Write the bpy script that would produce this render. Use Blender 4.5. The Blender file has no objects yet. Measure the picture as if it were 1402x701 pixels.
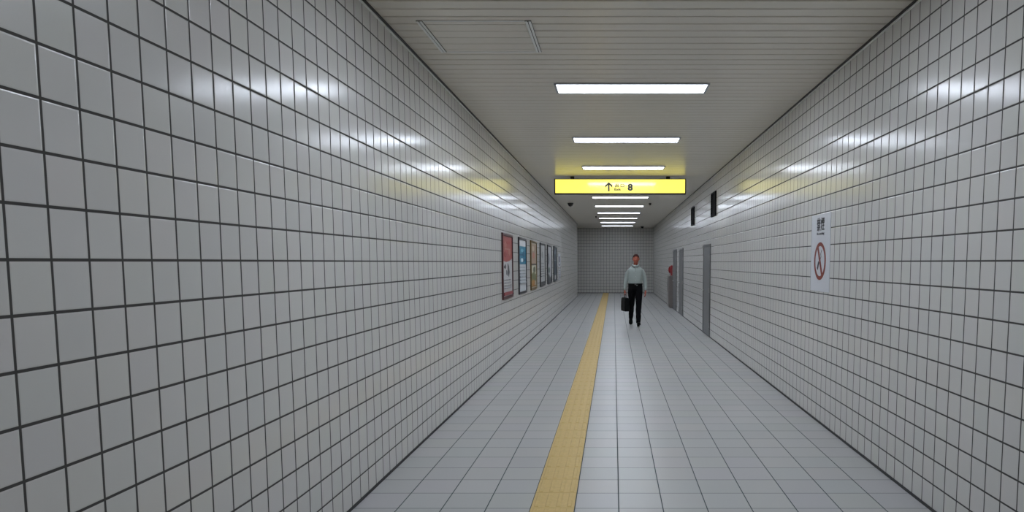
import bpy, bmesh, math, random
from mathutils import Vector, Matrix, noise
PI = math.pi
random.seed(8)
S = bpy.context.scene
COL = S.collection

# ------------------------------------------------------------------ measures
T = 0.16                       # wall tile height
TW = 0.92595 * T               # wall tile length
EYE = 10.0594 * T
XL, XR = -10.6652 * T, 12.8970 * T
CX = (XL + XR) / 2
Z0 = EYE - 9.9569 * T          # a horizontal joint of the wall tiling
CEIL = 3.3764
FT = (XR - XL) / 13            # floor tile
YN, YF = -6.0, 35.2            # near closing wall, far wall
YO = 31.66                     # where the left wall stops and a side passage opens
XP = -6.5                      # end of that passage
PHL, PHR = 12.78085 * T, 21.82911 * T
PHF = 26.78173 * T

# ------------------------------------------------------------------ helpers
def srgb(r, g, b):
    f = lambda c: (c / 255 / 12.92) if c / 255 <= .04045 else ((c / 255 + .055) / 1.055) ** 2.4
    return (f(r), f(g), f(b), 1)

def mat(name, col, rough=.5, metal=0., spec=.5, emit=None, strength=0., noise_amt=0., noise_scale=8., bump=0., coat=0.):
    m = bpy.data.materials.new(name); m.use_nodes = True
    nt = m.node_tree; b = nt.nodes['Principled BSDF']
    b.inputs['Base Color'].default_value = col
    b.inputs['Roughness'].default_value = rough
    b.inputs['Metallic'].default_value = metal
    b.inputs['Specular IOR Level'].default_value = spec
    b.inputs['Coat Weight'].default_value = coat
    b.inputs['Coat Roughness'].default_value = .1
    if emit:
        b.inputs['Emission Color'].default_value = emit
        b.inputs['Emission Strength'].default_value = strength
    if noise_amt or bump:
        tc = nt.nodes.new('ShaderNodeTexCoord')
        n = nt.nodes.new('ShaderNodeTexNoise'); n.inputs['Scale'].default_value = noise_scale; n.inputs['Detail'].default_value = 4
        nt.links.new(tc.outputs['Object'], n.inputs['Vector'])
        if noise_amt:
            r = nt.nodes.new('ShaderNodeMapRange')
            r.inputs['To Min'].default_value = 1 - noise_amt; r.inputs['To Max'].default_value = 1 + noise_amt
            nt.links.new(n.outputs['Fac'], r.inputs['Value'])
            mx = nt.nodes.new('ShaderNodeVectorMath'); mx.operation = 'SCALE'
            mx.inputs[0].default_value = col[:3]
            nt.links.new(r.outputs['Result'], mx.inputs['Scale'])
            nt.links.new(mx.outputs[0], b.inputs['Base Color'])
        if bump:
            bp = nt.nodes.new('ShaderNodeBump'); bp.inputs['Strength'].default_value = bump; bp.inputs['Distance'].default_value = .01
            nt.links.new(n.outputs['Fac'], bp.inputs['Height']); nt.links.new(bp.outputs[0], b.inputs['Normal'])
    return m

def tile_mat(name, ax_u, pu, au, ax_v, pv, av, half_u, half_v, tile_col, grout_col, rough, var, bump_d, edge, rough_var=0., spec=.5):
    """Tiles in a square grid: joint lines at pu + i*au along one world axis and pv + j*av along the other."""
    m = bpy.data.materials.new(name); m.use_nodes = True
    nt = m.node_tree; N = nt.nodes; L = nt.links; b = N['Principled BSDF']; b.inputs['Specular IOR Level'].default_value = spec
    geo = N.new('ShaderNodeNewGeometry'); sep = N.new('ShaderNodeSeparateXYZ'); L.new(geo.outputs['Position'], sep.inputs[0])
    def math_(op, a, bb=None, c=None):
        n = N.new('ShaderNodeMath'); n.operation = op
        for k, v in enumerate((a, bb, c)):
            if v is None: continue
            if isinstance(v, (int, float)): n.inputs[k].default_value = v
            else: L.new(v, n.inputs[k])
        return n.outputs[0]
    def axis(ax, p, a):
        q = math_('DIVIDE', math_('SUBTRACT', sep.outputs[ax], p), a)
        fl = math_('FLOOR', q); fr = math_('SUBTRACT', q, fl)
        d = math_('MULTIPLY', math_('MINIMUM', fr, math_('SUBTRACT', 1.0, fr)), a)
        return fl, d
    iu, du = axis(ax_u, pu, au); iv, dv = axis(ax_v, pv, av)
    du = math_('SUBTRACT', du, half_u); dv = math_('SUBTRACT', dv, half_v)   # distance in from the tile's edge
    d = math_('MINIMUM', du, dv)
    def ramp(v, lo, hi):
        r = N.new('ShaderNodeMapRange'); r.interpolation_type = 'SMOOTHSTEP'
        r.inputs['From Min'].default_value = lo; r.inputs['From Max'].default_value = hi
        L.new(v, r.inputs['Value']); return r.outputs['Result']
    face = ramp(d, -.0008, .0008)
    cv = N.new('ShaderNodeCombineXYZ'); L.new(iu, cv.inputs[0]); L.new(iv, cv.inputs[1])
    wn = N.new('ShaderNodeTexWhiteNoise'); wn.noise_dimensions = '3D'; L.new(cv.outputs[0], wn.inputs['Vector'])
    k = N.new('ShaderNodeMapRange'); k.inputs['To Min'].default_value = 1 - var; k.inputs['To Max'].default_value = 1 + var
    L.new(wn.outputs['Value'], k.inputs['Value'])
    tint = N.new('ShaderNodeMix'); tint.data_type = 'RGBA'; tint.inputs[0].default_value = var * .8
    tint.inputs[6].default_value = tile_col; L.new(wn.outputs['Color'], tint.inputs[7])
    sc = N.new('ShaderNodeVectorMath'); sc.operation = 'SCALE'; L.new(tint.outputs[2], sc.inputs[0]); L.new(k.outputs[0], sc.inputs['Scale'])
    mix = N.new('ShaderNodeMix'); mix.data_type = 'RGBA'; L.new(face, mix.inputs[0])
    mix.inputs[6].default_value = grout_col; L.new(sc.outputs[0], mix.inputs[7]); L.new(mix.outputs[2], b.inputs['Base Color'])
    r = N.new('ShaderNodeMapRange'); r.inputs['To Min'].default_value = .9; r.inputs['To Max'].default_value = rough
    L.new(face, r.inputs['Value'])
    rough_out = r.outputs[0]
    if rough_var:
        nz = N.new('ShaderNodeTexNoise'); nz.inputs['Scale'].default_value = .9; nz.inputs['Detail'].default_value = 3
        L.new(geo.outputs['Position'], nz.inputs['Vector'])
        rough_out = math_('ADD', rough_out, math_('MULTIPLY', math_('SUBTRACT', nz.outputs['Fac'], .5), rough_var))
    L.new(rough_out, b.inputs['Roughness'])
    bp = N.new('ShaderNodeBump'); bp.inputs['Strength'].default_value = .8; bp.inputs['Distance'].default_value = bump_d
    L.new(ramp(d, -.001, edge), bp.inputs['Height']); L.new(bp.outputs[0], b.inputs['Normal'])
    return m

def bx(bm, c, s, bev=0., rot=None, mi=0, seg=2):
    r = bmesh.ops.create_cube(bm, size=1)
    vs = r['verts']
    bmesh.ops.scale(bm, vec=s, verts=vs)
    es = list({e for v in vs for e in v.link_edges})
    fs = set(f for v in vs for f in v.link_faces)
    if bev:
        q = bmesh.ops.bevel(bm, geom=es, offset=min(bev, min(s) * .45), segments=seg, affect='EDGES', profile=.6)
        vs = list({v for v in q['verts']} | {v for v in vs if v.is_valid})
        fs = set(f for v in vs for f in v.link_faces)
    for f in fs: f.material_index = mi
    if rot: bmesh.ops.rotate(bm, cent=(0, 0, 0), matrix=rot, verts=vs)
    bmesh.ops.translate(bm, vec=c, verts=vs)
    return vs

def cyl(bm, c, r1, r2, h, axis='Z', seg=24, mi=0):
    q = bmesh.ops.create_cone(bm, cap_ends=True, segments=seg, radius1=r1, radius2=r2, depth=h)
    vs = q['verts']
    if axis == 'Y': bmesh.ops.rotate(bm, cent=(0, 0, 0), matrix=Matrix.Rotation(PI / 2, 3, 'X'), verts=vs)
    if axis == 'X': bmesh.ops.rotate(bm, cent=(0, 0, 0), matrix=Matrix.Rotation(PI / 2, 3, 'Y'), verts=vs)
    bmesh.ops.translate(bm, vec=c, verts=vs)
    for f in {f for v in vs for f in v.link_faces}: f.material_index = mi
    return vs

def dome(bm, c, r, squash=1., up=-1, seg=24, rings=8):
    rows = []
    for i in range(rings):
        a = i / rings * PI / 2
        rows.append([bm.verts.new((c[0] + r * math.cos(a) * math.cos(2 * PI * k / seg), c[1] + r * math.cos(a) * math.sin(2 * PI * k / seg), c[2] + up * r * squash * math.sin(a))) for k in range(seg)])
    top = bm.verts.new((c[0], c[1], c[2] + up * r * squash))
    for i in range(rings - 1):
        for k in range(seg):
            bm.faces.new((rows[i][k], rows[i][(k + 1) % seg], rows[i + 1][(k + 1) % seg], rows[i + 1][k]))
    for k in range(seg): bm.faces.new((rows[-1][k], rows[-1][(k + 1) % seg], top))
    bm.faces.new(rows[0])

def prism(bm, pts, y0, y1, mi=0):
    """Closed outline in local x,z pulled from y0 to y1."""
    a = [bm.verts.new((x, y0, z)) for x, z in pts]; b = [bm.verts.new((x, y1, z)) for x, z in pts]
    fs = [bm.faces.new(a), bm.faces.new(b[::-1])]
    n = len(pts)
    for i in range(n): fs.append(bm.faces.new((a[i], b[i], b[(i + 1) % n], a[(i + 1) % n])))
    for f in fs: f.material_index = mi

def ring_prism(bm, c, r0, r1, y0, y1, seg=48, mi=0):
    for k in range(seg):
        a, b = 2 * PI * k / seg, 2 * PI * (k + 1) / seg
        P = [(c[0] + r * math.cos(t), c[1] + r * math.sin(t)) for r, t in ((r0, a), (r1, a), (r1, b), (r0, b))]
        prism(bm, P, y0, y1, mi)

def obj(name, bm, mats, parent=None, smooth=False, loc=None):
    bmesh.ops.recalc_face_normals(bm, faces=bm.faces)
    me = bpy.data.meshes.new(name); bm.to_mesh(me); bm.free()
    for m in (mats if isinstance(mats, (list, tuple)) else [mats]): me.materials.append(m)
    if smooth:
        for p in me.polygons: p.use_smooth = True
    o = bpy.data.objects.new(name, me); COL.objects.link(o)
    if parent: o.parent = parent
    if loc: o.location = loc
    return o

def tag(o, label, cat, group=None):
    o['label'] = label; o['category'] = cat
    if group: o['group'] = group
    return o

def thing(name, label, cat, loc, rz=0., group=None):
    o = bpy.data.objects.new(name, None); COL.objects.link(o)
    o.empty_display_size = .2
    o.location = loc; o.rotation_euler = (0, 0, rz)
    return tag(o, label, cat, group)

def struct(name, bm, m, parent=None):
    o = obj(name, bm, m, parent)
    if not parent: o['kind'] = 'structure'
    return o

def NB(): return bmesh.new()

def box_between(bm, a, b, **k):
    c = [(p + q) / 2 for p, q in zip(a, b)]; s = [abs(q - p) for p, q in zip(a, b)]
    return bx(bm, c, s, **k)

# text from the built-in font, turned into a thin mesh lying in local x,z facing -y
def text_bm(txt, size, depth=.002, bold=0.0):
    cu = bpy.data.curves.new('lettering', 'FONT'); cu.body = txt; cu.size = size; cu.extrude = depth / 2; cu.offset = bold
    cu.align_x = 'CENTER'; cu.align_y = 'CENTER'; cu.resolution_u = 4
    o = bpy.data.objects.new('lettering', cu); COL.objects.link(o)
    dg = bpy.context.evaluated_depsgraph_get(); dg.update()
    me = bpy.data.meshes.new_from_object(o.evaluated_get(dg))
    bm = bmesh.new(); bm.from_mesh(me)
    bpy.data.objects.remove(o); bpy.data.curves.remove(cu); bpy.data.meshes.remove(me)
    bmesh.ops.rotate(bm, cent=(0, 0, 0), matrix=Matrix.Rotation(PI / 2, 3, 'X'), verts=bm.verts)
    return bm

def fit_bm(bm, cx, cz, w, h, y=0):
    xs = [v.co.x for v in bm.verts]; zs = [v.co.z for v in bm.verts]
    x0, x1, z0, z1 = min(xs), max(xs), min(zs), max(zs)
    for v in bm.verts:
        v.co.x = cx + (v.co.x - (x0 + x1) / 2) * w / (x1 - x0)
        v.co.z = cz + (v.co.z - (z0 + z1) / 2) * h / (z1 - z0)
        v.co.y += y
    return bm

def strokes(bm, segs, cx, cz, w, h, th, y0, y1):
    """Character strokes in a unit box, each a thin bar."""
    for (x0, z0, x1, z1) in segs:
        a = Vector((cx + (x0 - .5) * w, cz + (z0 - .5) * h)); b = Vector((cx + (x1 - .5) * w, cz + (z1 - .5) * h))
        d = (b - a); l = d.length; d.normalize(); n = Vector((-d.y, d.x)) * th / 2; e = d * th / 2
        prism(bm, [tuple(a - e + n), tuple(a - e - n), tuple(b + e - n), tuple(b + e + n)], y0, y1)

K_DE = [(.5, 1, .5, .03), (.2, .86, .2, .56), (.8, .86, .8, .56), (.2, .56, .8, .56), (.1, .42, .1, .03), (.9, .42, .9, .03), (.1, .03, .9, .03)]
K_KUCHI = [(.12, .85, .88, .85), (.12, .85, .12, .05), (.88, .85, .88, .05), (.12, .14, .88, .14)]
K_KIN = [(.05, .85, .45, .85), (.25, 1, .25, .52), (.25, .82, .04, .58), (.25, .82, .44, .62), (.55, .85, .95, .85), (.75, 1, .75, .52), (.75, .82, .56, .6), (.75, .82, .96, .58),
         (.2, .43, .8, .43), (.08, .28, .92, .28), (.5, .28, .5, 0), (.5, .02, .4, .04), (.28, .18, .12, .03), (.72, .18, .88, .03)]
K_KEMURI = [(.2, 1, .2, .55), (.2, .55, .04, .02), (.2, .5, .36, .1), (.07, .8, .04, .6), (.34, .82, .38, .62),
            (.45, .95, .98, .95), (.6, .95, .6, .62), (.82, .95, .82, .62), (.48, .8, .95, .8), (.48, .8, .48, .6), (.95, .8, .95, .6), (.48, .6, .95, .6),
            (.5, .38, .93, .38), (.71, .56, .71, .05), (.43, .05, 1, .05)]

# ------------------------------------------------------------------ materials
tile_white = (.675, .662, .632, 1)
grout_dark = (.074, .071, .066, 1)
WALLROUGH = .165
M_wall_l = tile_mat('wall tile left', 1, PHL, TW, 2, Z0, T, .0047, .0050, tile_white, grout_dark, WALLROUGH, .016, .0012, .005, spec=.32)
M_wall_r = tile_mat('wall tile right', 1, PHR, TW, 2, Z0, T, .0047, .0050, tile_white, grout_dark, WALLROUGH, .016, .0012, .005, spec=.32)
M_wall_f = tile_mat('wall tile far', 0, XL, TW, 2, Z0, T, .0047, .0050, tile_white, grout_dark, WALLROUGH, .016, .0012, .005, spec=.32)
M_floor = tile_mat('floor tile', 0, XL, FT, 1, PHF, FT, 0.0034, .0030, (.49, .488, .48, 1), (.075, .095, .10, 1), .32, .02, .001, .004, .08, spec=.2)
M_slat = mat('ceiling slat enamel', (.745, .70, .61, 1), .30, .25, .5)
M_groove = mat('ceiling groove', (.02, .02, .02, 1), .9, spec=.1)
M_trim = mat('ceiling edge trim', (.86, .86, .83, 1), .35)
M_dark = mat('dark bronze metal', (.035, .032, .03, 1), .45, .3)
M_black = mat('black grille metal', (.005, .005, .006, 1), .7, spec=.15)
M_kick = mat('dark floor edge', (.05, .05, .05, 1), .7)
M_lampbody = mat('lamp body white enamel', (.42, .43, .46, 1), .4)
M_clip = mat('lamp clip grey', (.16, .16, .18, 1), .5)
LAMP = 18.5
M_lamp = mat('lamp diffuser lit', (.9, .9, .9, 1), .35, emit=(.85, .93, 1.06, 1), strength=LAMP)
M_lamp_weak = mat('lamp diffuser lit, worn tube', (.9, .9, .9, 1), .35, emit=(.85, .93, 1.06, 1), strength=LAMP * .6)  # same diffuser with less emission, tuned to the wall brightness
M_sign = mat('sign face lit yellow', (.75, .66, .06, 1), .14, emit=(1.0, .88, .15, 1), strength=1.12, spec=.7, coat=1)
M_ink = mat('sign black lettering', (.012, .010, .006, 1), .3)
M_yellow = mat('tactile tile yellow', (.66, .465, .165, 1), .55, noise_amt=.12, noise_scale=30)
M_door = mat('door grey paint', (.16, .163, .165, 1), .42, noise_amt=.04)
M_doorframe = mat('door frame grey', (.105, .108, .11, 1), .4)
M_steel = mat('brushed steel', (.5, .5, .5, 1), .3, .9)
M_cab = mat('cabinet warm grey', (.21, .185, .175, 1), .4)
M_red = mat('alarm red', (.30, .045, .05, 1), .45, spec=.3)
M_redlens = mat('alarm lens red', (.34, .03, .035, 1), .25, spec=.3)
M_paper = mat('paper white', (.64, .655, .69, 1), .4, spec=.3)
M_warnred = mat('prohibition red', (.24, .042, .028, 1), .4, spec=.3)
M_inkblue = mat('print black', (.03, .03, .04, 1), .5)

# ------------------------------------------------------------------ room shell
bm = NB(); box_between(bm, (XP - .2, YN - .2, -.2), (XR + .2, YF + .2, 0)); struct('floor', bm, M_floor)
bm = NB(); box_between(bm, (XL - .2, YN, 0), (XL, YO, CEIL + .1)); struct('wall_left', bm, M_wall_l)
bm = NB(); box_between(bm, (XR, YN, 0), (XR + .2, YF, CEIL + .1)); struct('wall_right', bm, M_wall_r)
bm = NB(); box_between(bm, (XP - .2, YF, 0), (XR + .2, YF + .2, CEIL + .1)); struct('wall_far', bm, M_wall_f)
bm = NB(); box_between(bm, (XL - .2, YN - .2, 0), (XR + .2, YN, CEIL + .1)); struct('wall_near', bm, M_wall_f)
bm = NB(); box_between(bm, (XP, YO - .2, 0), (XL - .2, YO, CEIL + .1)); struct('wall_passage_side', bm, M_wall_f)
bm = NB(); box_between(bm, (XP - .2, YO - .2, 0), (XP, YF, CEIL + .1)); struct('wall_passage_end', bm, M_wall_l)

# ceiling: enamelled slats running across, with a dark joint at every step
def ceiling_mesh():
    bm = NB()
    pitch, ph = .14775, 4.7181
    gap, dep, rad = .016, .018, .004
    k0 = int(math.floor((YN - .2 - ph) / pitch)); k1 = int(math.ceil((YF + .2 - ph) / pitch))
    prof = []
    for k in range(k0, k1):
        y = ph + k * pitch
        prof += [(y - gap / 2, CEIL + dep, 1), (y + gap / 2, CEIL + dep, 0), (y + gap / 2, CEIL + rad, 0), (y + gap / 2 + rad, CEIL, 0), (y + pitch - gap / 2 - rad, CEIL, 0), (y + pitch - gap / 2, CEIL + rad, 0)]
    x0, x1 = XP - .2, XR + .2
    A = [bm.verts.new((x0, y, z)) for y, z, m in prof]; B = [bm.verts.new((x1, y, z)) for y, z, m in prof]
    for i in range(len(prof) - 1):
        f = bm.faces.new((A[i], B[i], B[i + 1], A[i + 1])); f.material_index = 1 if prof[i][2] == 1 else 0
    ta = [bm.verts.new((x, y, CEIL + .12)) for x in (x0, x1) for y in (prof[0][0], prof[-1][0])]
    bm.faces.new((ta[0], ta[1], ta[3], ta[2])).material_index = 1
    bm.faces.new((ta[0], ta[2], B[0], A[0])).material_index = 1
    bm.faces.new((ta[3], ta[1], A[-1], B[-1])).material_index = 1
    return bm
struct('ceiling', ceiling_mesh(), [M_slat, M_groove])

bm = NB(); box_between(bm, (XL, YN, CEIL - .020), (XL + .012, YO, CEIL - .008), bev=.002); struct('trim_1', bm, M_trim)
bm = NB(); box_between(bm, (XR - .012, YN, CEIL - .020), (XR, YF, CEIL - .008), bev=.002); struct('trim_2', bm, M_trim)
bm = NB(); box_between(bm, (XL, YN, CEIL - .008), (XL + .03, YO, CEIL - .0002)); struct('trim_3', bm, M_dark)
bm = NB(); box_between(bm, (XR - .03, YN, CEIL - .008), (XR, YF, CEIL - .0002)); struct('trim_4', bm, M_dark)
bm = NB(); box_between(bm, (XL, YN, 0), (XL + .004, YO, .021)); struct('baseboard_left', bm, M_kick)
bm = NB(); box_between(bm, (XR - .004, YN, 0), (XR, YF, .021)); struct('baseboard_right', bm, M_kick)
bm = NB(); box_between(bm, (XP, YF - .004, 0), (XR, YF, .021)); struct('baseboard_far', bm, M_kick)

# yellow tactile paving set into the floor
def tactile():
    bm = NB()
    x0, x1 = XL + 4 * FT, XL + 5 * FT
    m0 = int((YN - PHF) / FT); m1 = int((YF - PHF) / FT) + 1
    for m in range(m0, m1):
        y0 = PHF + m * FT + .002; y1 = min(PHF + (m + 1) * FT - .002, YF - .01)
        if y1 - y0 < .05: continue
        box_between(bm, (x0 + .003, y0, .0005), (x1 - .003, y1, .004))
        for k in range(4):
            cx = x0 + FT * (k + .5) / 4
            # a raised bar with chamfered top
            A = [(cx - .017, y0 + .012, .004), (cx + .017, y0 + .012, .004), (cx + .017, y1 - .012, .004), (cx - .017, y1 - .012, .004)]
            B = [(cx - .011, y0 + .020, .008), (cx + .011, y0 + .020, .008), (cx + .011, y1 - .020, .008), (cx - .011, y1 - .020, .008)]
            a = [bm.verts.new(p) for p in A]; b = [bm.verts.new(p) for p in B]
            bm.faces.new(b)
            for i in range(4): bm.faces.new((a[i], a[(i + 1) % 4], b[(i + 1) % 4], b[i]))
    return bm
tag(obj('tactile_paving', tactile(), M_yellow), 'long yellow tactile guide strip with raised bars set into the tiled floor', 'tactile paving')

# ------------------------------------------------------------------ lamps
ORD = {0: 'nearest lit ceiling lamp in view, widest white bar of the row', 1: 'second nearest lit ceiling lamp, white bar just beyond the widest one',
       2: 'lit ceiling lamp third in the row, last whole one before the yellow sign', 3: 'lit ceiling lamp hidden right behind the yellow exit sign',
       4: 'lit ceiling lamp showing just under the bottom edge of the yellow sign', 5: 'second lit ceiling lamp below the yellow sign, thin white line',
       6: 'third lit ceiling lamp counted down from under the yellow sign', 7: 'fourth lit ceiling lamp counted down from under the yellow sign',
       8: 'next to last lit ceiling lamp before the far tiled wall', 9: 'last lit ceiling lamp, closest to the far tiled wall'}
LY0, LDY, LW, LD = 6.99, 2.877, 1.50, .33
LX = .181
def make_lamp(label, y):
    t = thing('ceiling_lamp', label, 'ceiling lamp', (LX, y, CEIL), 0, 'row of ceiling lamps along the corridor')
    b = NB()
    w, d, h = LW / 2 + .012, LD / 2 + .012, .016
    for sx in (-1, 1): box_between(b, (sx * w - .012, -d, -h), (sx * w + .012, d, 0), bev=.002)
    for sy in (-1, 1): box_between(b, (-w + .0125, sy * d - .012, -h), (w - .0125, sy * d + .012, 0), bev=.002)
    obj('frame', b, M_lampbody, t)
    b = NB(); box_between(b, (-LW / 2 + .002, -LD / 2 + .002, -.012), (LW / 2 - .002, LD / 2 - .002, -.001), bev=.004)
    obj('diffuser', b, M_lamp, t)
    for sx in (-1, 1):
        b = NB(); box_between(b, (sx * (LW / 2 - .045) - .018, -.02, -.0165), (sx * (LW / 2 - .045) + .018, .004, -.0122), bev=.001)
        obj('clip', b, M_clip, t)
    return t
def copy_thing(t, label, loc):
    r = t.copy(); COL.objects.link(r); r.location = loc; r['label'] = label
    for ch in list(t.children):
        c = ch.copy(); COL.objects.link(c); c.parent = r
        for g in list(ch.children):
            d = g.copy(); COL.objects.link(d); d.parent = c
    return r
lamp0 = make_lamp(ORD[0], LY0)
for k in range(1, 10):
    q = copy_thing(lamp0, ORD[k], (LX, LY0 + k * LDY, CEIL))
    if k >= 6:                                     # the lamps at the far end burn weaker
        d_ = [c for c in q.children if c.name.startswith('diffuser')][0]
        d_.data = d_.data.copy(); d_.data.materials[0] = M_lamp_weak
copy_thing(lamp0, 'lit ceiling lamp just out of view, nearest to the camera', (LX, LY0 - LDY, CEIL))
q = copy_thing(lamp0, 'lit ceiling lamp out of view, behind the camera', (LX, LY0 - 2 * LDY, CEIL))
d_ = [c for c in q.children if c.name.startswith('diffuser')][0]
d_.data = d_.data.copy(); d_.data.materials[0] = M_lamp_weak  # strength lowered so the near walls are not overlit

# ------------------------------------------------------------------ ceiling hatch
t = thing('ceiling_hatch', 'square access hatch with pale edge rails in the slatted ceiling near the left wall', 'hatch', (-1.03, 5.455, CEIL))
w, d = .40, .365
b = NB()
for sx in (-1, 1):
    box_between(b, (sx * w - .021, -d, -.010), (sx * w - .003, d, -.0037), bev=.002)
    box_between(b, (sx * w + .003, -d, -.010), (sx * w + .021, d, -.0037), bev=.002)
for sy in (-1, 1):
    box_between(b, (-w + .0265, sy * d - .008, -.006), (w - .0265, sy * d + .008, -.0005), bev=.002)
obj('frame', b, M_trim, t)
b = NB()
ys = [5.455 - d + .012] + [y for y in (5.1613 + .14775 * k for k in range(5)) if 5.455 - d + .02 < y < 5.455 + d - .02] + [5.455 + d - .012]
for a_, c_ in zip(ys, ys[1:]):
    box_between(b, (-w + .027, a_ + .0035 - 5.455, -.004), (w - .027, c_ - .0035 - 5.455, -.0005), bev=.0015)
obj('panel', b, M_slat, t)
for sx in (-1, 1):
    b = NB(); box_between(b, (sx * w - .023, -d, -.0035), (sx * w + .023, d, -.0004)); obj('gap_shadow', b, M_groove, t)  # dark strips stand in for the shadow lines along the rail gaps

# ------------------------------------------------------------------ exit sign
SY = 14.0
t = thing('exit_sign', 'wide lit yellow exit sign with black arrow and number 8 under the ceiling', 'sign', (0, SY, 0))
SX0, SX1, SZ0, SZ1 = -1.205, 1.472, 3.030, 3.312
b = NB()
box_between(b, (SX0 - .02, .012, SZ0 - .025), (SX1 + .02, .14, SZ0), bev=.004); box_between(b, (SX0 - .02, .012, SZ1), (SX1 + .02, .14, SZ1 + .012), bev=.004)
box_between(b, (SX0 - .022, .012, SZ0 + .0005), (SX0, .14, SZ1 - .0005), bev=.004); box_between(b, (SX1, .012, SZ0 + .0005), (SX1 + .022, .14, SZ1 - .0005), bev=.004)
box_between(b, (SX0, .125, SZ0), (SX1, .135, SZ1))
obj('housing', b, M_dark, t)
b = NB(); box_between(b, (SX0 + .002, 0.016, SZ0 + .002), (SX1 - .002, .06, SZ1 - .002), bev=.004)
obj('lit_panel', b, M_sign, t)
for px in (SX0 + .35, SX1 - .35):
    b = NB(); box_between(b, (px - .04, .05, SZ1 + .012), (px + .04, .10, CEIL - .003), bev=.004); obj('hanger', b, M_dark, t)
yA, yB = .012, .0155
b = NB()
ax, az0, az1, aw = -.101, 3.067, 3.252, .148
prism(b, [(ax - .017, az0), (ax + .017, az0), (ax + .017, az1 - .055), (ax + aw / 2, az1 - .115), (ax + aw / 2, az1 - .065), (ax, az1), (ax - aw / 2, az1 - .065), (ax - aw / 2, az1 - .115), (ax - .017, az1 - .055)], yA, yB)
obj('arrow', b, M_ink, t)
b = NB()
strokes(b, K_DE, .066, 3.188, 0.085, .066, .0115, yA, yB)
obj('character', b, M_ink, t)
b = NB(); strokes(b, K_KUCHI, .178, 3.188, 0.085, .066, .0115, yA, yB)
obj('character', b, M_ink, t)
obj('lettering', fit_bm(text_bm('Exit', .1, .0035, .004), .082, 3.105, .135, .052, .0138), M_ink, t)
obj('number', fit_bm(text_bm('8', .2, .0035, .010), .341, 3.15, .108, .148, .0138), M_ink, t)

# ------------------------------------------------------------------ wall items: local x = to the viewer's right, z = up, -y = out of the wall
def on_left(y, z): return (XL, y, z), PI / 2
def on_right(y, z): return (XR, y, z), -PI / 2

def flat_mat(c, r=.4): return mat('print colour', srgb(*c), r)
PC = {}
def pc(c):
    if c not in PC: PC[c] = flat_mat(c)
    return PC[c]

def poster(y0, y1, z0, z1, frame_col, label, shapes, fw=.042):
    w, h = y1 - y0, z1 - z0
    loc, rz = on_left((y0 + y1) / 2, z0)
    t = thing('framed_poster', label, 'poster', loc, rz, 'framed posters on the left wall')
    b = NB()
    for sx in (-1, 1): box_between(b, (sx * (w / 2 - fw / 2) - fw / 2, -.026, 0), (sx * (w / 2 - fw / 2) + fw / 2, -.0005, h), bev=.004)
    for zz in (fw / 2, h - fw / 2): box_between(b, (-w / 2 + fw, -.026, zz - fw / 2), (w / 2 - fw, -.0005, zz + fw / 2), bev=.004)
    obj('frame', b, mat('poster frame', srgb(*frame_col), .4, .1), t)
    iw, ih = w - 2 * fw, h - 2 * fw
    b = NB(); mats = []
    for n, (kind, col, *g) in enumerate(shapes):
        if pc(col) not in mats: mats.append(pc(col))
        mi = mats.index(pc(col)); y = -.010 - .0004 * n
        X = lambda u: -iw / 2 + u * iw
        Z = lambda v: fw + v * ih
        if kind == 'r':
            u0, v0, u1, v1 = g; prism(b, [(X(u0), Z(v0)), (X(u1), Z(v0)), (X(u1), Z(v1)), (X(u0), Z(v1))], y, -.006, mi)
        elif kind == 'p':
            prism(b, [(X(u), Z(v)) for u, v in g[0]], y, -.006, mi)
        elif kind == 'e':
            u, v, ru, rv = g; prism(b, [(X(u + ru * math.cos(2 * PI * k / 28)), Z(v + rv * math.sin(2 * PI * k / 28))) for k in range(28)], y, -.006, mi)
    obj('print', b, mats, t)
    return t

rr = random.Random(3)
def text_rows(col, u0, u1, v_top, n, dv, hh):
    out = []
    for k in range(n):
        u = u0
        while u < u1 - .03:
            l = rr.uniform(.03, .12); out.append(('r', col, u, v_top - k * dv - hh, min(u + l, u1), v_top - k * dv)); u += l + .02
    return out

RED, WH, INK = (170, 84, 80), (192, 191, 192), (60, 60, 66)
poster(10.25, 11.28, 1.030, 2.058, (78, 40, 44), 'framed poster with red upper half and dark figure on white, nearest on the left wall',
       [('r', WH, 0, 0, 1, 1), ('p', RED, [(0, .60), (.35, .57), (.7, .59), (1, .63), (1, 1), (0, 1)])]
       + [('e', (180, 112, 102), .3, .86, .13, .05), ('e', (168, 62, 60), .62, .9, .2, .03), ('e', (184, 120, 106), .7, .74, .12, .06), ('e', (150, 60, 60), .28, .70, .12, .05), ('r', (184, 132, 120), .18, .78, .8, .80)]
       + [('p', INK, [(.12, .50), (.26, .54), (.34, .50), (.30, .46), (.14, .47)]), ('p', INK, [(.52, .55), (.64, .50), (.70, .40), (.62, .32), (.54, .36), (.50, .44)]), ('p', (96, 96, 102), [(.36, .44), (.46, .42), (.48, .34), (.38, .36)])]
       + text_rows((166, 164, 168), .15, .86, .28, 4, .045, .018) + [('r', (150, 60, 66), .06, .02, .94, .07)])
poster(12.02, 13.04, 1.028, 2.058, (52, 50, 56), 'framed poster with white top band over blue picture and pale lower half',
       [('r', (198, 204, 210), 0, 0, 1, 1), ('r', (34, 126, 158), 0, .53, 1, .88), ('r', (214, 216, 222), 0, .89, 1, 1), ('e', (120, 186, 206), .45, .80, .2, .035), ('r', (18, 88, 122), .1, .70, .55, .73), ('e', (24, 96, 130), .72, .73, .16, .06),
        ('e', (206, 222, 230), .42, .61, .16, .04), ('r', (18, 88, 122), .62, .58, .95, .64)]
       + text_rows((178, 184, 190), .12, .88, .48, 6, .06, .022))
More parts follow.
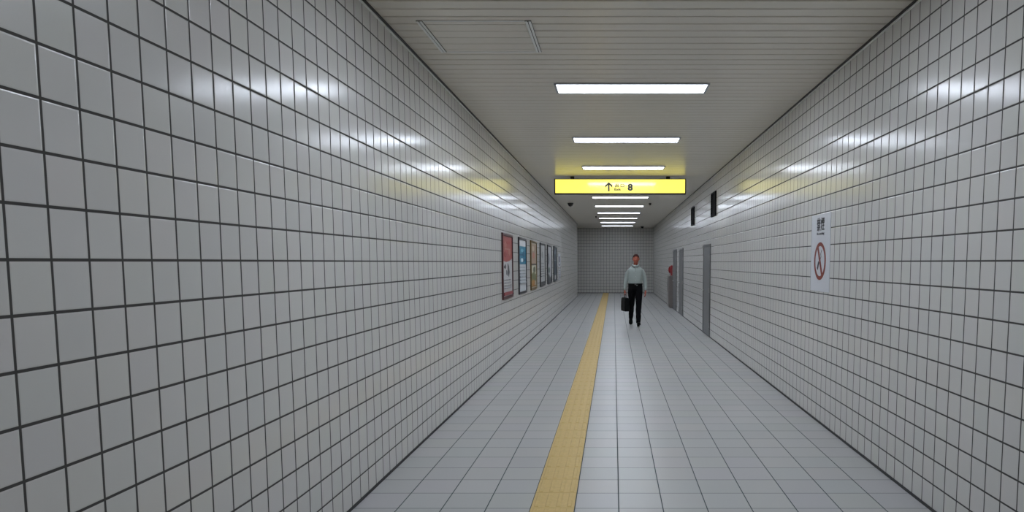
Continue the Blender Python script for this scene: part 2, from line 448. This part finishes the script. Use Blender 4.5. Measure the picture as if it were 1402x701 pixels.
poster(13.76, 14.79, 1.034, 2.056, (104, 84, 44), 'gold framed poster with tan picture above a mixed green and orange photo',
       [('r', (186, 176, 158), 0, 0, 1, 1), ('r', (176, 152, 130), .04, .52, .96, .97), ('e', (196, 130, 108), .5, .72, .2, .07), ('e', (206, 190, 168), .42, .87, .22, .06), ('r', (74, 70, 60), 0, .50, 1, .535), ('r', (196, 194, 172), .06, .30, .94, .49),
        ('e', (84, 92, 70), .6, .40, .22, .07), ('p', (120, 124, 84), [(.06, .30), (.5, .36), (.94, .28), (.94, .14), (.06, .16)]), ('e', (176, 126, 62), .4, .11, .3, .07), ('r', (150, 106, 46), .05, .02, .95, .05)])
poster(15.53, 16.62, 1.042, 2.060, (58, 58, 60), 'dark framed poster, plain pale paper with dark strip at its foot, beside gold frame',
       [('r', (182, 182, 182), 0, 0, 1, 1), ('r', (58, 58, 62), 0, 0, 1, .07), ('e', (150, 150, 150), .5, .75, .2, .08), ('r', (140, 140, 142), .2, .52, .8, .545)] + text_rows((152, 152, 154), .14, .86, .46, 5, .06, .02))
poster(17.24, 18.35, 1.044, 2.056, (56, 56, 60), 'dark framed poster with pale sheet and dark grey picture in its lower part',
       [('r', (184, 184, 188), 0, 0, 1, 1), ('p', (70, 76, 78), [(0, 0), (1, 0), (1, .20), (.7, .12), (.35, .24), (0, .16)]), ('e', (94, 108, 104), .4, .34, .24, .08), ('e', (130, 134, 140), .3, .66, .2, .16), ('r', (84, 84, 90), 0, .28, .1, .75)])
poster(19.02, 20.0, 1.046, 2.066, (48, 52, 58), 'dark blue grey framed poster with small white patch at its foot, farthest along',
       [('r', (82, 92, 104), 0, 0, 1, 1), ('e', (128, 140, 150), .5, .86, .3, .07), ('p', (58, 70, 84), [(.1, .4), (.5, .74), (.9, .42), (.9, .2), (.1, .2)]), ('r', (206, 208, 206), .28, .03, .78, .15), ('r', (150, 158, 166), .2, .60, .8, .63)])

def notice(y0, y1, z0, z1, label, marks):
    loc, rz = on_left((y0 + y1) / 2, z0); w, h = y1 - y0, z1 - z0
    o = thing('paper_notice', label, 'notice', loc, rz)
    b = NB(); box_between(b, (-w / 2, -.004, 0), (w / 2, -.0005, h)); obj('sheet', b, mat('notice paper', srgb(178, 180, 186), .5), o)
    b = NB()
    for (u0, v0, u1, v1) in marks: box_between(b, (-w / 2 + u0 * w, -.0052, v0 * h), (-w / 2 + u1 * w, -.0042, v1 * h))
    obj('printing', b, mat('notice print', srgb(98, 96, 112), .5), o)
notice(20.72, 21.60, 1.46, 1.88, 'white paper notice with a dark block, upper one beyond the posters', [(.25, .35, .80, .80), (.15, .10, .85, .2)])
notice(20.72, 21.60, 1.05, 1.40, 'white paper notice with fine lines of print, lower one beyond the posters', [(.12, .82, .88, .87), (.12, .66, .8, .70), (.12, .5, .86, .54), (.12, .34, .7, .38), (.12, .18, .84, .22)])

# no smoking poster on the right wall
loc, rz = on_right(6.728, 1.318)
t = thing('no_smoking_notice', 'white no smoking notice with red crossed circle on the right wall', 'notice', loc, rz)
w, h = .61, .768
b = NB(); box_between(b, (-w / 2, -.004, 0), (w / 2, -.0005, h), bev=.001); obj('sheet', b, M_paper, t)
b = NB(); cx_, cz_ = .0, .302
ring_prism(b, (cx_, cz_), .150, .188, -.0058, -.0042)
cr = math.radians(-62); dx, dz = math.cos(cr), math.sin(cr); n_ = (-dz * .021, dx * .021)
prism(b, [(cx_ - dx * .152 + n_[0], cz_ - dz * .152 + n_[1]), (cx_ - dx * .152 - n_[0], cz_ - dz * .152 - n_[1]), (cx_ + dx * .152 - n_[0], cz_ + dz * .152 - n_[1]), (cx_ + dx * .152 + n_[0], cz_ + dz * .152 + n_[1])], -.0060, -.0043)
obj('prohibition_ring', b, M_warnred, t)
b = NB()
prism(b, [(-.092, .232), (-.060, .212), (-.018, .285), (-.050, .305)], -.0054, -.0042)
obj('cigarette_symbol', b, M_inkblue, t)
b = NB(); prism(b, [(.004, .318), (.030, .345), (.020, .375), (.050, .415), (.058, .412), (.031, .376), (.040, .344), (.010, .312)], -.0054, -.0042)
obj('smoke_symbol', b, M_inkblue, t)
b = NB()
strokes(b, K_KIN, -.065, .667, .105, .118, .015, -.0056, -.0042)
obj('character', b, M_inkblue, t)
b = NB(); strokes(b, K_KEMURI, .060, .667, .105, .118, .0135, -.0056, -.0042)
obj('character', b, M_inkblue, t)
obj('lettering', fit_bm(text_bm('No smoking', .04, .0014, .0004), 0, .572, .235, .034, -.0049), M_inkblue, t)

# doors in the right wall (local x grows towards the camera)
def door(n, y0, y1, z1):
    w = y1 - y0; loc, rz = on_right((y0 + y1) / 2, 0); fw = .07
    b = NB()
    for sx in (-1, 1): box_between(b, (sx * (w / 2 - fw / 2) - fw / 2, -.014, .0005), (sx * (w / 2 - fw / 2) + fw / 2, -.0005, z1), bev=.004)
    box_between(b, (-w / 2 + fw, -.014, z1 - fw), (w / 2 - fw, -.0005, z1), bev=.004)
    f = struct('door_%d' % n, b, M_doorframe); f.location = loc; f.rotation_euler = (0, 0, rz)
    b = NB(); box_between(b, (-w / 2 + fw + .004, -.009, .012), (w / 2 - fw - .004, -.0006, z1 - fw - .004), bev=.003)
    p = obj('door_panel', b, M_door, f)
    b = NB(); cyl(b, (-w / 2 + fw + .09, -.0125, .98), .026, .026, .006, 'Y'); cyl(b, (-w / 2 + fw + .09, -.028, .98), .010, .010, .030, 'Y')
    box_between(b, (-w / 2 + fw + .08, -.050, .969), (-w / 2 + fw + .20, -.037, .991), bev=.005)
    obj('door_handle', b, M_steel, p)
    b = NB()
    for hz in (.25, 1.0, z1 - .3): cyl(b, (w / 2 - fw, -.0165, hz), .009, .009, .10, 'Z', 12)
    obj('hinge', b, M_steel, p)
door(1, 14.33, 15.46, 2.0)
door(2, 19.93, 21.12, 2.02)
door(3, 22.02, 23.20, 2.035)

# fire hydrant cabinet with alarm above it
t = thing('hydrant_cabinet', 'brownish grey cabinet standing out from the right wall beyond the last door', 'cabinet', (XR, 23.86, 0), -PI / 2)
w, h, dp = .72, 1.13, .12
b = NB(); box_between(b, (-w / 2, -dp, .05), (w / 2, -.0005, h), bev=.006); box_between(b, (-w / 2 + .03, -dp + .03, .0005), (w / 2 - .03, -.01, .05)); obj('cabinet_body', b, M_cab, t)
b = NB(); box_between(b, (-w / 2 + .03, -dp - .012, .09), (w / 2 - .03, -dp - .0005, h - .04), bev=.004); dd = obj('cabinet_door', b, M_cab, t)
b = NB(); box_between(b, (-.25, -dp - .03, .66), (-.22, -dp - .0125, .80), bev=.005); obj('cabinet_handle', b, M_steel, dd)
t = thing('fire_alarm', 'red fire alarm with round lamp mounted above the grey cabinet on the right wall', 'alarm', (XR, 23.80, 1.136), -PI / 2)
b = NB(); box_between(b, (-.20, -.06, 0), (.20, -.0005, .36), bev=.02, seg=3); obj('alarm_plate', b, M_red, t)
b = NB(); cyl(b, (0, -.07, .205), .13, .13, .02, 'Y', 32); obj('lamp_base', b, M_red, t)
b = NB(); dome(b, (0, 0, 0), .115, .45, 1); bmesh.ops.rotate(b, cent=(0, 0, 0), matrix=Matrix.Rotation(PI / 2, 3, 'X'), verts=b.verts); bmesh.ops.translate(b, vec=(0, -.0805, .205), verts=b.verts); obj('lamp_lens', b, M_redlens, t, True)
b = NB(); cyl(b, (0, -.066, .040), .028, .028, .012, 'Y', 20); obj('push_button', b, M_paper, t)

# black ventilation grilles high on the right wall
def grille(y0, y1, z0, z1, label):
    w, h = y1 - y0, z1 - z0; loc, rz = on_right((y0 + y1) / 2, z0)
    t = thing('vent_grille', label, 'vent', loc, rz, 'black vents high on the right wall')
    b = NB(); f = .03
    for sx in (-1, 1): box_between(b, (sx * (w / 2 - f / 2) - f / 2, -.03, 0), (sx * (w / 2 - f / 2) + f / 2, -.0005, h), bev=.003)
    for zz in (f / 2, h - f / 2): box_between(b, (-w / 2 + f, -.03, zz - f / 2), (w / 2 - f, -.0005, zz + f / 2), bev=.003)
    box_between(b, (-w / 2 + f, -.004, f), (w / 2 - f, -.001, h - f)); obj('frame', b, M_black, t)
    b = NB(); n = 9
    for k in range(n):
        bx(b, (0, -.016, f + (h - 2 * f) * (k + .5) / n), (w - 2 * f - .002, .022, .004), rot=Matrix.Rotation(.6, 3, 'X'))
    obj('louvre', b, M_black, t)
grille(13.62, 14.22, 2.548, 3.04, 'black louvred vent on the right wall, nearer and larger of the two')
grille(17.27, 17.84, 2.56, 3.03, 'black louvred vent on the right wall, farther and smaller of the two')

# small dark fixtures on the ceiling
def dome_cam(x, y, r, label, name='dome_camera', cat='camera'):
    t = thing(name, label, cat, (x, y, CEIL))
    b = NB(); cyl(b, (0, 0, -.02), r, r * 1.08, .038, 'Z', 28); obj('base', b, M_dark, t)
    b = NB(); dome(b, (0, 0, -.0395), r * .86, .95, -1); obj('dome', b, mat('smoked dome', (.01, .01, .011, 1), .12), t, True)
dome_cam(-1.297, 20.34, .085, 'black dome camera on the ceiling close to the left wall, beyond the sign')
dome_cam(1.09, 20.34, .036, 'small dark ceiling detector right of the lamps, just beyond the sign', 'smoke_detector', 'detector')
dome_cam(1.42, 33.6, .07, 'small dark dome on the ceiling by the far wall, right of the last lamp', 'dome_camera', 'camera')
dome_cam(-.682, 26.11, .03, 'tiny dark ceiling detector left of the far lamps', 'smoke_detector', 'detector')

# ------------------------------------------------------------------ the walking person and the bag
M_skin = mat('skin', (.47, .125, .075, 1), .5, noise_amt=.06, noise_scale=14)
M_lips = mat('lips', (.27, .065, .05, 1), .45)
M_eyew = mat('eye white', (.6, .58, .55, 1), .25)
M_iris = mat('iris dark', (.02, .012, .01, 1), .2)
M_hair = mat('hair dark reddish brown', (.050, .014, .010, 1), .7, spec=.2, noise_amt=.3, noise_scale=60, bump=.5)
M_shirt = mat('shirt pale cotton', (.36, .405, .385, 1), .8, spec=.2, noise_amt=.03, noise_scale=20)
M_button = mat('shirt button', (.7, .7, .68, 1), .3)
M_trouser = mat('trousers black', (.005, .005, .006, 1), .85, spec=.08)
M_leather = mat('black leather', (.004, .005, .005, 1), .6, spec=.12, bump=.15, noise_scale=90)
M_buckle = mat('buckle steel', (.10, .10, .10, 1), .45, .6)

def tube(bm, pts, seg=20, side=None, cap=True):
    """Closed tube through (x, y, z, rx, ry); rx runs along `side`, ry across it."""
    P = [Vector(p[:3]) for p in pts]; rings = []
    for i, p in enumerate(P):
        t = (P[min(i + 1, len(P) - 1)] - P[max(i - 1, 0)]).normalized()
        s = Vector(side) if side else Vector((1, 0, 0))
        s = s - t * s.dot(t)
        if s.length < .2: s = Vector((0, 1, 0)) - t * t.y
        s.normalize(); n = t.cross(s)
        rx, ry = pts[i][3], pts[i][4] if len(pts[i]) > 4 else pts[i][3]
        rings.append([bm.verts.new(p + s * rx * math.cos(2 * PI * k / seg) + n * ry * math.sin(2 * PI * k / seg)) for k in range(seg)])
    for a, b in zip(rings, rings[1:]):
        for k in range(seg): bm.faces.new((a[k], a[(k + 1) % seg], b[(k + 1) % seg], b[k]))
    for ring, p, d in ((rings[0], P[0], P[0] - P[1]), (rings[-1], P[-1], P[-1] - P[-2])):
        r = min((ring[0].co - p).length, (ring[seg // 4].co - p).length) * .5
        tip = bm.verts.new(p + d.normalized() * r)
        mid = [bm.verts.new(p + (v.co - p) * .72 + d.normalized() * r * .72) for v in ring]
        for k in range(seg):
            bm.faces.new((ring[k], ring[(k + 1) % seg], mid[(k + 1) % seg], mid[k])); bm.faces.new((mid[k], mid[(k + 1) % seg], tip))

def spline(pts, n):
    """Smooth the control rows with a Catmull-Rom curve, n steps per span."""
    out = []
    for i in range(len(pts) - 1):
        p0, p1, p2, p3 = pts[max(i - 1, 0)], pts[i], pts[i + 1], pts[min(i + 2, len(pts) - 1)]
        for k in range(n):
            t = k / n
            out.append(tuple(.5 * (2 * b + (c - a) * t + (2 * a - 5 * b + 4 * c - d) * t * t + (3 * b - a - 3 * c + d) * t ** 3) for a, b, c, d in zip(p0, p1, p2, p3)))
    return out + [tuple(pts[-1])]

def ell(bm, c, r, seg=24, rings=16):
    q = bmesh.ops.create_uvsphere(bm, u_segments=seg, v_segments=rings, radius=1)
    bmesh.ops.scale(bm, vec=r, verts=q['verts']); bmesh.ops.translate(bm, vec=c, verts=q['verts'])
    return q['verts']

def remeshed(bm, size, smooth=2):
    """Join overlapping closed shells into one continuous skin."""
    bmesh.ops.recalc_face_normals(bm, faces=bm.faces)
    me = bpy.data.meshes.new('shell'); bm.to_mesh(me); bm.free()
    o = bpy.data.objects.new('shell', me); COL.objects.link(o)
    m = o.modifiers.new('r', 'REMESH'); m.mode = 'VOXEL'; m.voxel_size = size; m.use_smooth_shade = True
    if smooth:
        s = o.modifiers.new('s', 'SMOOTH'); s.iterations = smooth; s.factor = .5
    dg = bpy.context.evaluated_depsgraph_get(); dg.update()
    out = bpy.data.meshes.new_from_object(o.evaluated_get(dg))
    bpy.data.objects.remove(o); bpy.data.meshes.remove(me)
    b = bmesh.new(); b.from_mesh(out); bpy.data.meshes.remove(out)
    return b

def folds(bm, amt, sc, stretch=(1, 1, 1), keep=None):
    bm.normal_update()
    for v in bm.verts:
        p = Vector((v.co.x * stretch[0], v.co.y * stretch[1], v.co.z * stretch[2])) * sc
        k = keep(v.co) if keep else 1
        v.co += v.normal * amt * k * (noise.noise(p) + .5 * noise.noise(p * 2.1))

HEAD = Vector((.012, -.035, 1.690))
def head_shape(bm, grow=0., cut=None):
    q = bmesh.ops.create_uvsphere(bm, u_segments=56, v_segments=40, radius=1)
    g = lambda x, z, cx, cz, sx, sz: math.exp(-((x - cx) / sx) ** 2 - ((z - cz) / sz) ** 2)
    for v in q['verts']:
        x, y, z = v.co
        X, Y, Z = x * .078, y * .098, z * .122
        low = max(0, -z)
        X *= 1 - .30 * low ** 1.6 * (1 if y < .3 else .7)
        if y > 0: Y *= 1 - .35 * low
        if y < 0:
            front = min(1, -y * 1.6)
            Y += -.006 * low * front
            d = 0
            d += .005 * g(X, Z, 0, .030, .05, .012)                          # brow
            d -= .010 * (g(X, Z, .031, .010, .017, .012) + g(X, Z, -.031, .010, .017, .012))   # eye sockets
            d += .006 * (g(X, Z, .031, .010, .012, .007) + g(X, Z, -.031, .010, .012, .007))   # eyelids
            d += .014 * g(X, Z, 0, -.002, .009, .024) + .024 * g(X, Z, 0, -.026, .012, .012)    # nose
            d += .006 * (g(X, Z, .012, -.031, .007, .008) + g(X, Z, -.012, -.031, .007, .008))
            d += .005 * g(X, Z, 0, -.056, .024, .006) + .005 * g(X, Z, 0, -.068, .020, .006) - .004 * g(X, Z, 0, -.062, .024, .003)
            d += .009 * g(X, Z, 0, -.100, .022, .014)                         # chin
            d += .004 * (g(X, Z, .045, -.012, .018, .016) + g(X, Z, -.045, -.012, .018, .016))
            Y -= d * front
        v.co = Vector((X, Y, Z))
        if grow: v.co += Vector((x, y, z)).normalized() * grow
        v.co += HEAD
    return q['verts']

PX0, PY0 = .552, 17.1
person = thing('person', 'person in pale shirt and black trousers walking towards the camera carrying a black bag', 'person', (PX0, PY0, 0))
# right side of the body is at -x here (the person faces -y)
SH = {-1: [(-.150, .0, 1.408), (-.202, .012, 1.300), (-.232, .022, 1.170), (-.258, .008, 1.040), (-.266, -.012, .915)],
      1: [(.152, .0, 1.408), (.206, .020, 1.300), (.236, .036, 1.170), (.258, .022, 1.040), (.256, -.006, .905)]}
LEG = {1: [(.088, .0, .955), (.085, -.085, .75), (.078, -.175, .525), (.070, -.275, .32), (.066, -.375, .105)],
       -1: [(-.090, .0, .955), (-.092, .035, .75), (-.094, .065, .535), (-.098, .19, .34), (-.102, .315, .165)]}
b = NB()
head_shape(b)
for s in (-1, 1):
    ear = ell(b, (0, 0, 0), (.010, .020, .032), 16, 12)
    bmesh.ops.rotate(b, cent=(0, 0, 0), matrix=Matrix.Rotation(s * .35, 3, 'Z'), verts=ear)
    bmesh.ops.translate(b, vec=HEAD + Vector((s * .080, .012, -.002)), verts=ear)
tube(b, spline([(.0, .022, 1.46, .075, .065), (.004, .012, 1.52, .060, .060), (.010, -.004, 1.575, .055, .058), (.012, -.010, 1.64, .052, .060)], 3))
tube(b, spline([(0, 0, .88, .15, .105), (0, 0, .97, .165, .115), (0, 0, 1.06, .150, .102), (0, 0, 1.16, .148, .098), (0, -.004, 1.28, .165, .108), (0, 0, 1.38, .176, .108), (0, .008, 1.445, .150, .082), (0, .015, 1.49, .085, .06)], 4), 28)
for s in (-1, 1):
    r = [.052, .047, .042, .038, .026]
    tube(b, spline([p + (q, q * .95) for p, q in zip(SH[s], r)], 4), 18)
    r = [.086, .074, .054, .051, .036]
    tube(b, spline([p + (q, q * 1.05) for p, q in zip(LEG[s], r)], 4), 20)
# feet
def foot_axis(s): return (Vector((.068, -.372, .085)), Vector((.072, -.505, .088))) if s > 0 else (Vector((-.104, .315, .145)), Vector((-.110, .200, .044)))
for s in (-1, 1):
    a, t_ = foot_axis(s)
    tube(b, [tuple(a) + (.032, .034), tuple(a.lerp(t_, .5)) + (.032, .020), tuple(t_) + (.028, .011)], 16)
# hand closed round the bag handle (at -x)
W = Vector(SH[-1][-1])
HX, HY, HZ = W.x + .010, W.y - .004, W.z - .122                 # the handle's axis runs along y through here
tube(b, [tuple(W + Vector((0, 0, .01))) + (.021, .028), tuple(W + Vector((-.004, -.002, -.035))) + (.017, .038), tuple(W + Vector((-.008, -.003, -.085))) + (.014, .041)], 16)
for k, (dy, L_) in enumerate(((-.036, .95), (-.0125, 1.05), (.0115, 1.0), (.034, .85))):
    y = W.y + dy
    tube(b, [(W.x - .008, y, W.z - .075, .0100), (W.x - .013, y, HZ + .008, .0098), (W.x - .004, y, HZ - .018, .0093), (HX + .016 * L_, y, HZ - .019, .0088), (HX + .023 * L_, y, HZ + .002, .0080)], 12)
tube(b, [(W.x + .002, W.y - .034, W.z - .030, .0115), (W.x + .012, W.y - .052, W.z - .064, .0105), (HX + .014, W.y - .046, W.z - .092, .0095), (HX + .024, W.y - .030, HZ + .020, .0085)], 12)
# relaxed hand (at +x)
W2 = Vector(SH[1][-1])
tube(b, [tuple(W2 + Vector((0, 0, .01))) + (.021, .028), tuple(W2 + Vector((.003, -.006, -.04))) + (.016, .038), tuple(W2 + Vector((.004, -.012, -.092))) + (.013, .042)], 16)
for k, (dy, L_) in enumerate(((-.046, .93), (-.0215, 1.05), (.003, 1.0), (.027, .80))):
    y = W2.y + dy
    tube(b, [(W2.x + .004, y + .004, W2.z - .082, .0098), (W2.x + .002, y - .002, W2.z - .082 - .042 * L_, .0094), (W2.x - .010, y - .008, W2.z - .082 - .070 * L_, .0086), (W2.x - .026, y - .012, W2.z - .082 - .088 * L_, .0076)], 12)
tube(b, [(W2.x - .004, W2.y - .034, W2.z - .028, .0118), (W2.x - .014, W2.y - .062, W2.z - .062, .0108), (W2.x - .021, W2.y - .072, W2.z - .092, .0095), (W2.x - .026, W2.y - .074, W2.z - .112, .0080)], 12)
b = remeshed(b, .0032, 2)
for f in b.faces:
    c = f.calc_center_median() - HEAD
    f.smooth = True
    if c.y < -.06:
        ex_ = abs(c.x) - .031
        if (ex_ / .0135) ** 2 + ((c.z - .010) / .0062) ** 2 < 1: f.material_index = 3 if ex_ ** 2 + (c.z - .0105) ** 2 < .0056 ** 2 else 2
        elif (c.x / .024) ** 2 + ((c.z + .062) / .010) ** 2 < 1: f.material_index = 1
obj('body', b, [M_skin, M_lips, M_eyew, M_iris], person, True)
bod = person.children[0]

# hair: a cap cut along the hairline, with brows
b = NB(); hv = head_shape(b, .009)
def hairline(p):
    y = p.y
    if y < -.055: return .066 - 8 * p.x * p.x
    if y < -.02: return .060 - (y + .055) / .035 * .05
    if y < .035: return .005
    return -.055
kill = [v for v in hv if v.co.z - HEAD.z < hairline(v.co - HEAD)]
bmesh.ops.delete(b, geom=kill, context='VERTS')
ex = bmesh.ops.extrude_face_region(b, geom=list(b.faces))
for v in [e for e in ex['geom'] if isinstance(e, bmesh.types.BMVert)]:
    v.co -= (v.co - HEAD).normalized() * .012
for s in (-1, 1):
    tube(b, [(HEAD.x + s * .016, HEAD.y - .103, HEAD.z + .026, .003, .004), (HEAD.x + s * .032, HEAD.y - .098, HEAD.z + .031, .003, .0045), (HEAD.x + s * .048, HEAD.y - .084, HEAD.z + .027, .003, .003)], 8, (0, 1, 0))
folds(b, .003, 60)
obj('hair', b, M_hair, person, True)

# shirt
b = NB()
tube(b, spline([(0, 0, 1.015, .172, .122), (0, 0, 1.06, .172, .124), (0, 0, 1.15, .178, .124), (0, -.002, 1.27, .186, .130), (0, 0, 1.37, .190, .126), (0, .006, 1.43, .178, .106), (0, .010, 1.472, .140, .086), (0, .012, 1.508, .090, .076), (.003, .012, 1.535, .070, .070)], 4), 32)
for s in (-1, 1):
    r = [.056, .059, .052, .046, .036]
    tube(b, spline([p + (q, q) for p, q in zip(SH[s], r)], 5), 20)
b = remeshed(b, .006, 3)
folds(b, .008, 9, (1.4, 1.4, .8), lambda c: .35 if abs(c.x) < .02 else 1)
shirt = obj('shirt', b, M_shirt, person, True)
b = NB()
for s in (-1, 1):      # the two points of the collar
    P = [(.003, -.078, 1.515), (.055, -.050, 1.545), (.074, .0, 1.560), (.060, .060, 1.572), (0, .084, 1.575)]
    Q = [(.036, -.110, 1.468), (.075, -.074, 1.502), (.092, .0, 1.515), (.072, .070, 1.530), (0, .096, 1.534)]
    a_ = [b.verts.new((s * x, y, z)) for x, y, z in P]; c_ = [b.verts.new((s * x, y, z)) for x, y, z in Q]
    fs = [b.faces.new((a_[i], a_[i + 1], c_[i + 1], c_[i])) for i in range(4)]
    ex = bmesh.ops.extrude_face_region(b, geom=fs)
    for v in [e for e in ex['geom'] if isinstance(e, bmesh.types.BMVert)]: v.co += Vector((v.co.x, v.co.y, .02)).normalized() * .006
obj('collar', b, M_shirt, shirt, True)
b = NB()
tube(b, spline([(0, -.112, 1.475, .016, .003), (0, -.133, 1.40, .016, .003), (0, -.136, 1.28, .016, .003), (0, -.130, 1.17, .016, .003), (0, -.128, 1.07, .016, .003)], 4), 10)
obj('button_placket', b, M_shirt, shirt, True)
for zz, yy in ((1.42, -.136), (1.34, -.140), (1.25, -.140), (1.16, -.135)):
    b = NB(); cyl(b, (0, yy, zz), .006, .006, .004, 'Y', 14); obj('button', b, M_button, shirt)
for s in (-1, 1):
    b = NB(); p = Vector(SH[s][-1]); q = Vector(SH[s][-2]); d = (q - p).normalized()
    tube(b, [tuple(p - d * .006) + (.036, .039), tuple(p + d * .06) + (.042, .045)], 20); obj('cuff', b, M_shirt, shirt, True)

# trousers
b = NB()
tube(b, spline([(0, 0, .87, .150, .112), (0, .006, .92, .178, .130), (0, .004, .99, .184, .130), (0, 0, 1.065, .176, .128)], 4), 30)
for s in (-1, 1):
    r = [.096, .090, .074, .066, .056]
    tube(b, spline([p + (q, q * 1.1) for p, q in zip(LEG[s], r)], 5), 22)
b = remeshed(b, .006, 2)
folds(b, .009, 8, (1.3, 1.3, .9))
tr = obj('trousers', b, M_trouser, person, True)
b = NB()
for k in range(40):
    a0, a1 = 2 * PI * k / 40, 2 * PI * (k + 1) / 40
    V = []
    for a in (a0, a1):
        for rr_, zz in ((0, 1.040), (0, 1.075), (.006, 1.075), (.006, 1.040)):
            V.append(b.verts.new(((.179 + rr_) * math.cos(a), (.131 + rr_) * math.sin(a), zz)))
    for i in range(4): b.faces.new((V[i], V[(i + 1) % 4], V[4 + (i + 1) % 4], V[4 + i]))
bmesh.ops.remove_doubles(b, verts=b.verts, dist=.0004)
belt = obj('belt', b, M_leather, person, True)
b = NB(); box_between(b, (-.024, -.146, 1.038), (.024, -.137, 1.077), bev=.004); obj('buckle', b, M_buckle, belt)

# shoes
for s in (-1, 1):
    a, t_ = foot_axis(s)
    d = (t_ - a); d.z = 0; d.normalize()
    pitch = math.radians(12) if s > 0 else math.radians(-38)          # leading heel strike, trailing toe-off
    up = NB()
    prof = [(-.085, .042, .034, .055), (-.05, .055, .038, .056), (0, .060, .042, .052), (.05, .050, .045, .040), (.11, .038, .050, .030), (.155, .032, .045, .024), (.185, .026, .026, .016)]
    tube(up, spline([(0, -p[0], p[1], p[2], p[3] * .85) for p in prof], 3), 20)
    tube(up, [(0, .045, .07, .042, .048), (0, .04, .115, .040, .046)], 18)
    for v in up.verts: v.co.z = max(v.co.z, .012)
    so = NB()
    out = [(-.090, .0), (-.080, .026), (-.05, .034), (0, .034), (.06, .042), (.11, .050), (.16, .044), (.19, .024), (.20, 0)]
    ring = [(x, -y) for y, x in out] + [(-x, -y) for y, x in out[-2:0:-1]]
    lo = [so.verts.new((x, y, 0)) for x, y in ring]; hi = [so.verts.new((x, y, .014)) for x, y in ring]
    so.faces.new(lo); so.faces.new(hi)
    for i in range(len(ring)): so.faces.new((lo[i], lo[(i + 1) % len(ring)], hi[(i + 1) % len(ring)], hi[i]))
    box_between(so, (-.030, .020, -.012), (.030, .088, .0), bev=.004)
    R_ = Matrix.Rotation(-pitch, 4, 'X'); 
    ang = math.atan2(d.x, -d.y)
    base = Vector((a.x, a.y, 0)) - d * .0
    M = Matrix.Translation(base) @ Matrix.Rotation(ang, 4, 'Z') @ R_
    for q in (up, so): q.transform(M)
    zmin = min(v.co.z for v in so.verts)
    for q in (up, so):
        for v in q.verts: v.co.z -= zmin - .001
    so_shoe = obj('shoe', up, M_leather, person, True)
    obj('sole', so, M_trouser, so_shoe)

# the bag in the hand
yaw = math.radians(14)
bag = thing('briefcase', 'tall black briefcase with a loop handle held in the hand of the walking person', 'briefcase', (PX0 + HX - .004, PY0 + HY, HZ), yaw)
L2, TH, top, bot = .20, .115, -.085, -.425
b = NB()
rows = [(bot, TH / 2, L2), (bot + .10, TH / 2 + .006, L2 + .002), (top - .08, TH / 2, L2), (top, TH / 2 - .012, L2 - .006)]
V = []
for z, hx, hy in rows:
    c = .018; V.append([b.verts.new(p + (z,)) for p in ((hx - c, -hy), (hx, -hy + c), (hx, hy - c), (hx - c, hy), (-hx + c, hy), (-hx, hy - c), (-hx, -hy + c), (-hx + c, -hy))])
for p, q in zip(V, V[1:]):
    for i in range(8): b.faces.new((p[i], p[(i + 1) % 8], q[(i + 1) % 8], q[i]))
b.faces.new(V[0]); b.faces.new(V[-1])
bmesh.ops.bevel(b, geom=[e for e in b.edges if abs(e.verts[0].co.z - e.verts[1].co.z) < 1e-5 and e.verts[0].co.z in (V[0][0].co.z, V[-1][0].co.z)], offset=.008, segments=2, affect='EDGES')
obj('bag_body', b, M_leather, bag)
b = NB(); box_between(b, (TH / 2 + .0065, -L2 + .02, top - .15), (TH / 2 + .013, L2 - .02, top - .02), bev=.003); obj('flap', b, M_leather, bag)
b = NB()
tube(b, spline([(0, -.085, top - .004, .008), (0, -.082, top + .04, .008), (0, -.066, -.010, .009), (0, -.03, 0, .0095), (0, .03, 0, .0095), (0, .066, -.010, .009), (0, .082, top + .04, .008), (0, .085, top - .004, .008)], 4), 12)
obj('handle', b, M_leather, bag, True)
for yy in (-.085, .085):
    b = NB(); box_between(b, (-.012, yy - .014, top + .0005), (.012, yy + .014, top + .014), bev=.003); obj('handle_mount', b, M_buckle, bag)

# ------------------------------------------------------------------ camera, world, view
cam = bpy.data.cameras.new('camera'); co = bpy.data.objects.new('camera', cam); COL.objects.link(co)
F, PX, PY, PIT = 919.0, 840.217, 435.610, -.0832
cam.sensor_fit = 'HORIZONTAL'; cam.sensor_width = 36; cam.lens = F * 36 / 1402
cam.shift_x = (701 - PX) / 1402; cam.shift_y = (PY - 350.5) / 1402
cam.clip_start = .05; cam.clip_end = 200
co.location = (0, 0, EYE); co.rotation_euler = (PI / 2 + PIT, 0, 0)
S.camera = co
w = bpy.data.worlds.new('world'); S.world = w; w.use_nodes = True
w.node_tree.nodes['Background'].inputs['Color'].default_value = (0, 0, 0, 1)
w.node_tree.nodes['Background'].inputs['Strength'].default_value = 0
S.view_settings.view_transform = 'Standard'; S.view_settings.look = 'None'
S.view_settings.exposure = 0; S.view_settings.gamma = 1; S.view_settings.use_curve_mapping = False
S.cycles.use_denoising = True
S.cycles.max_bounces = 10; S.cycles.diffuse_bounces = 6; S.cycles.glossy_bounces = 5
S.cycles.sample_clamp_indirect = 6
S.cycles.use_light_tree = True
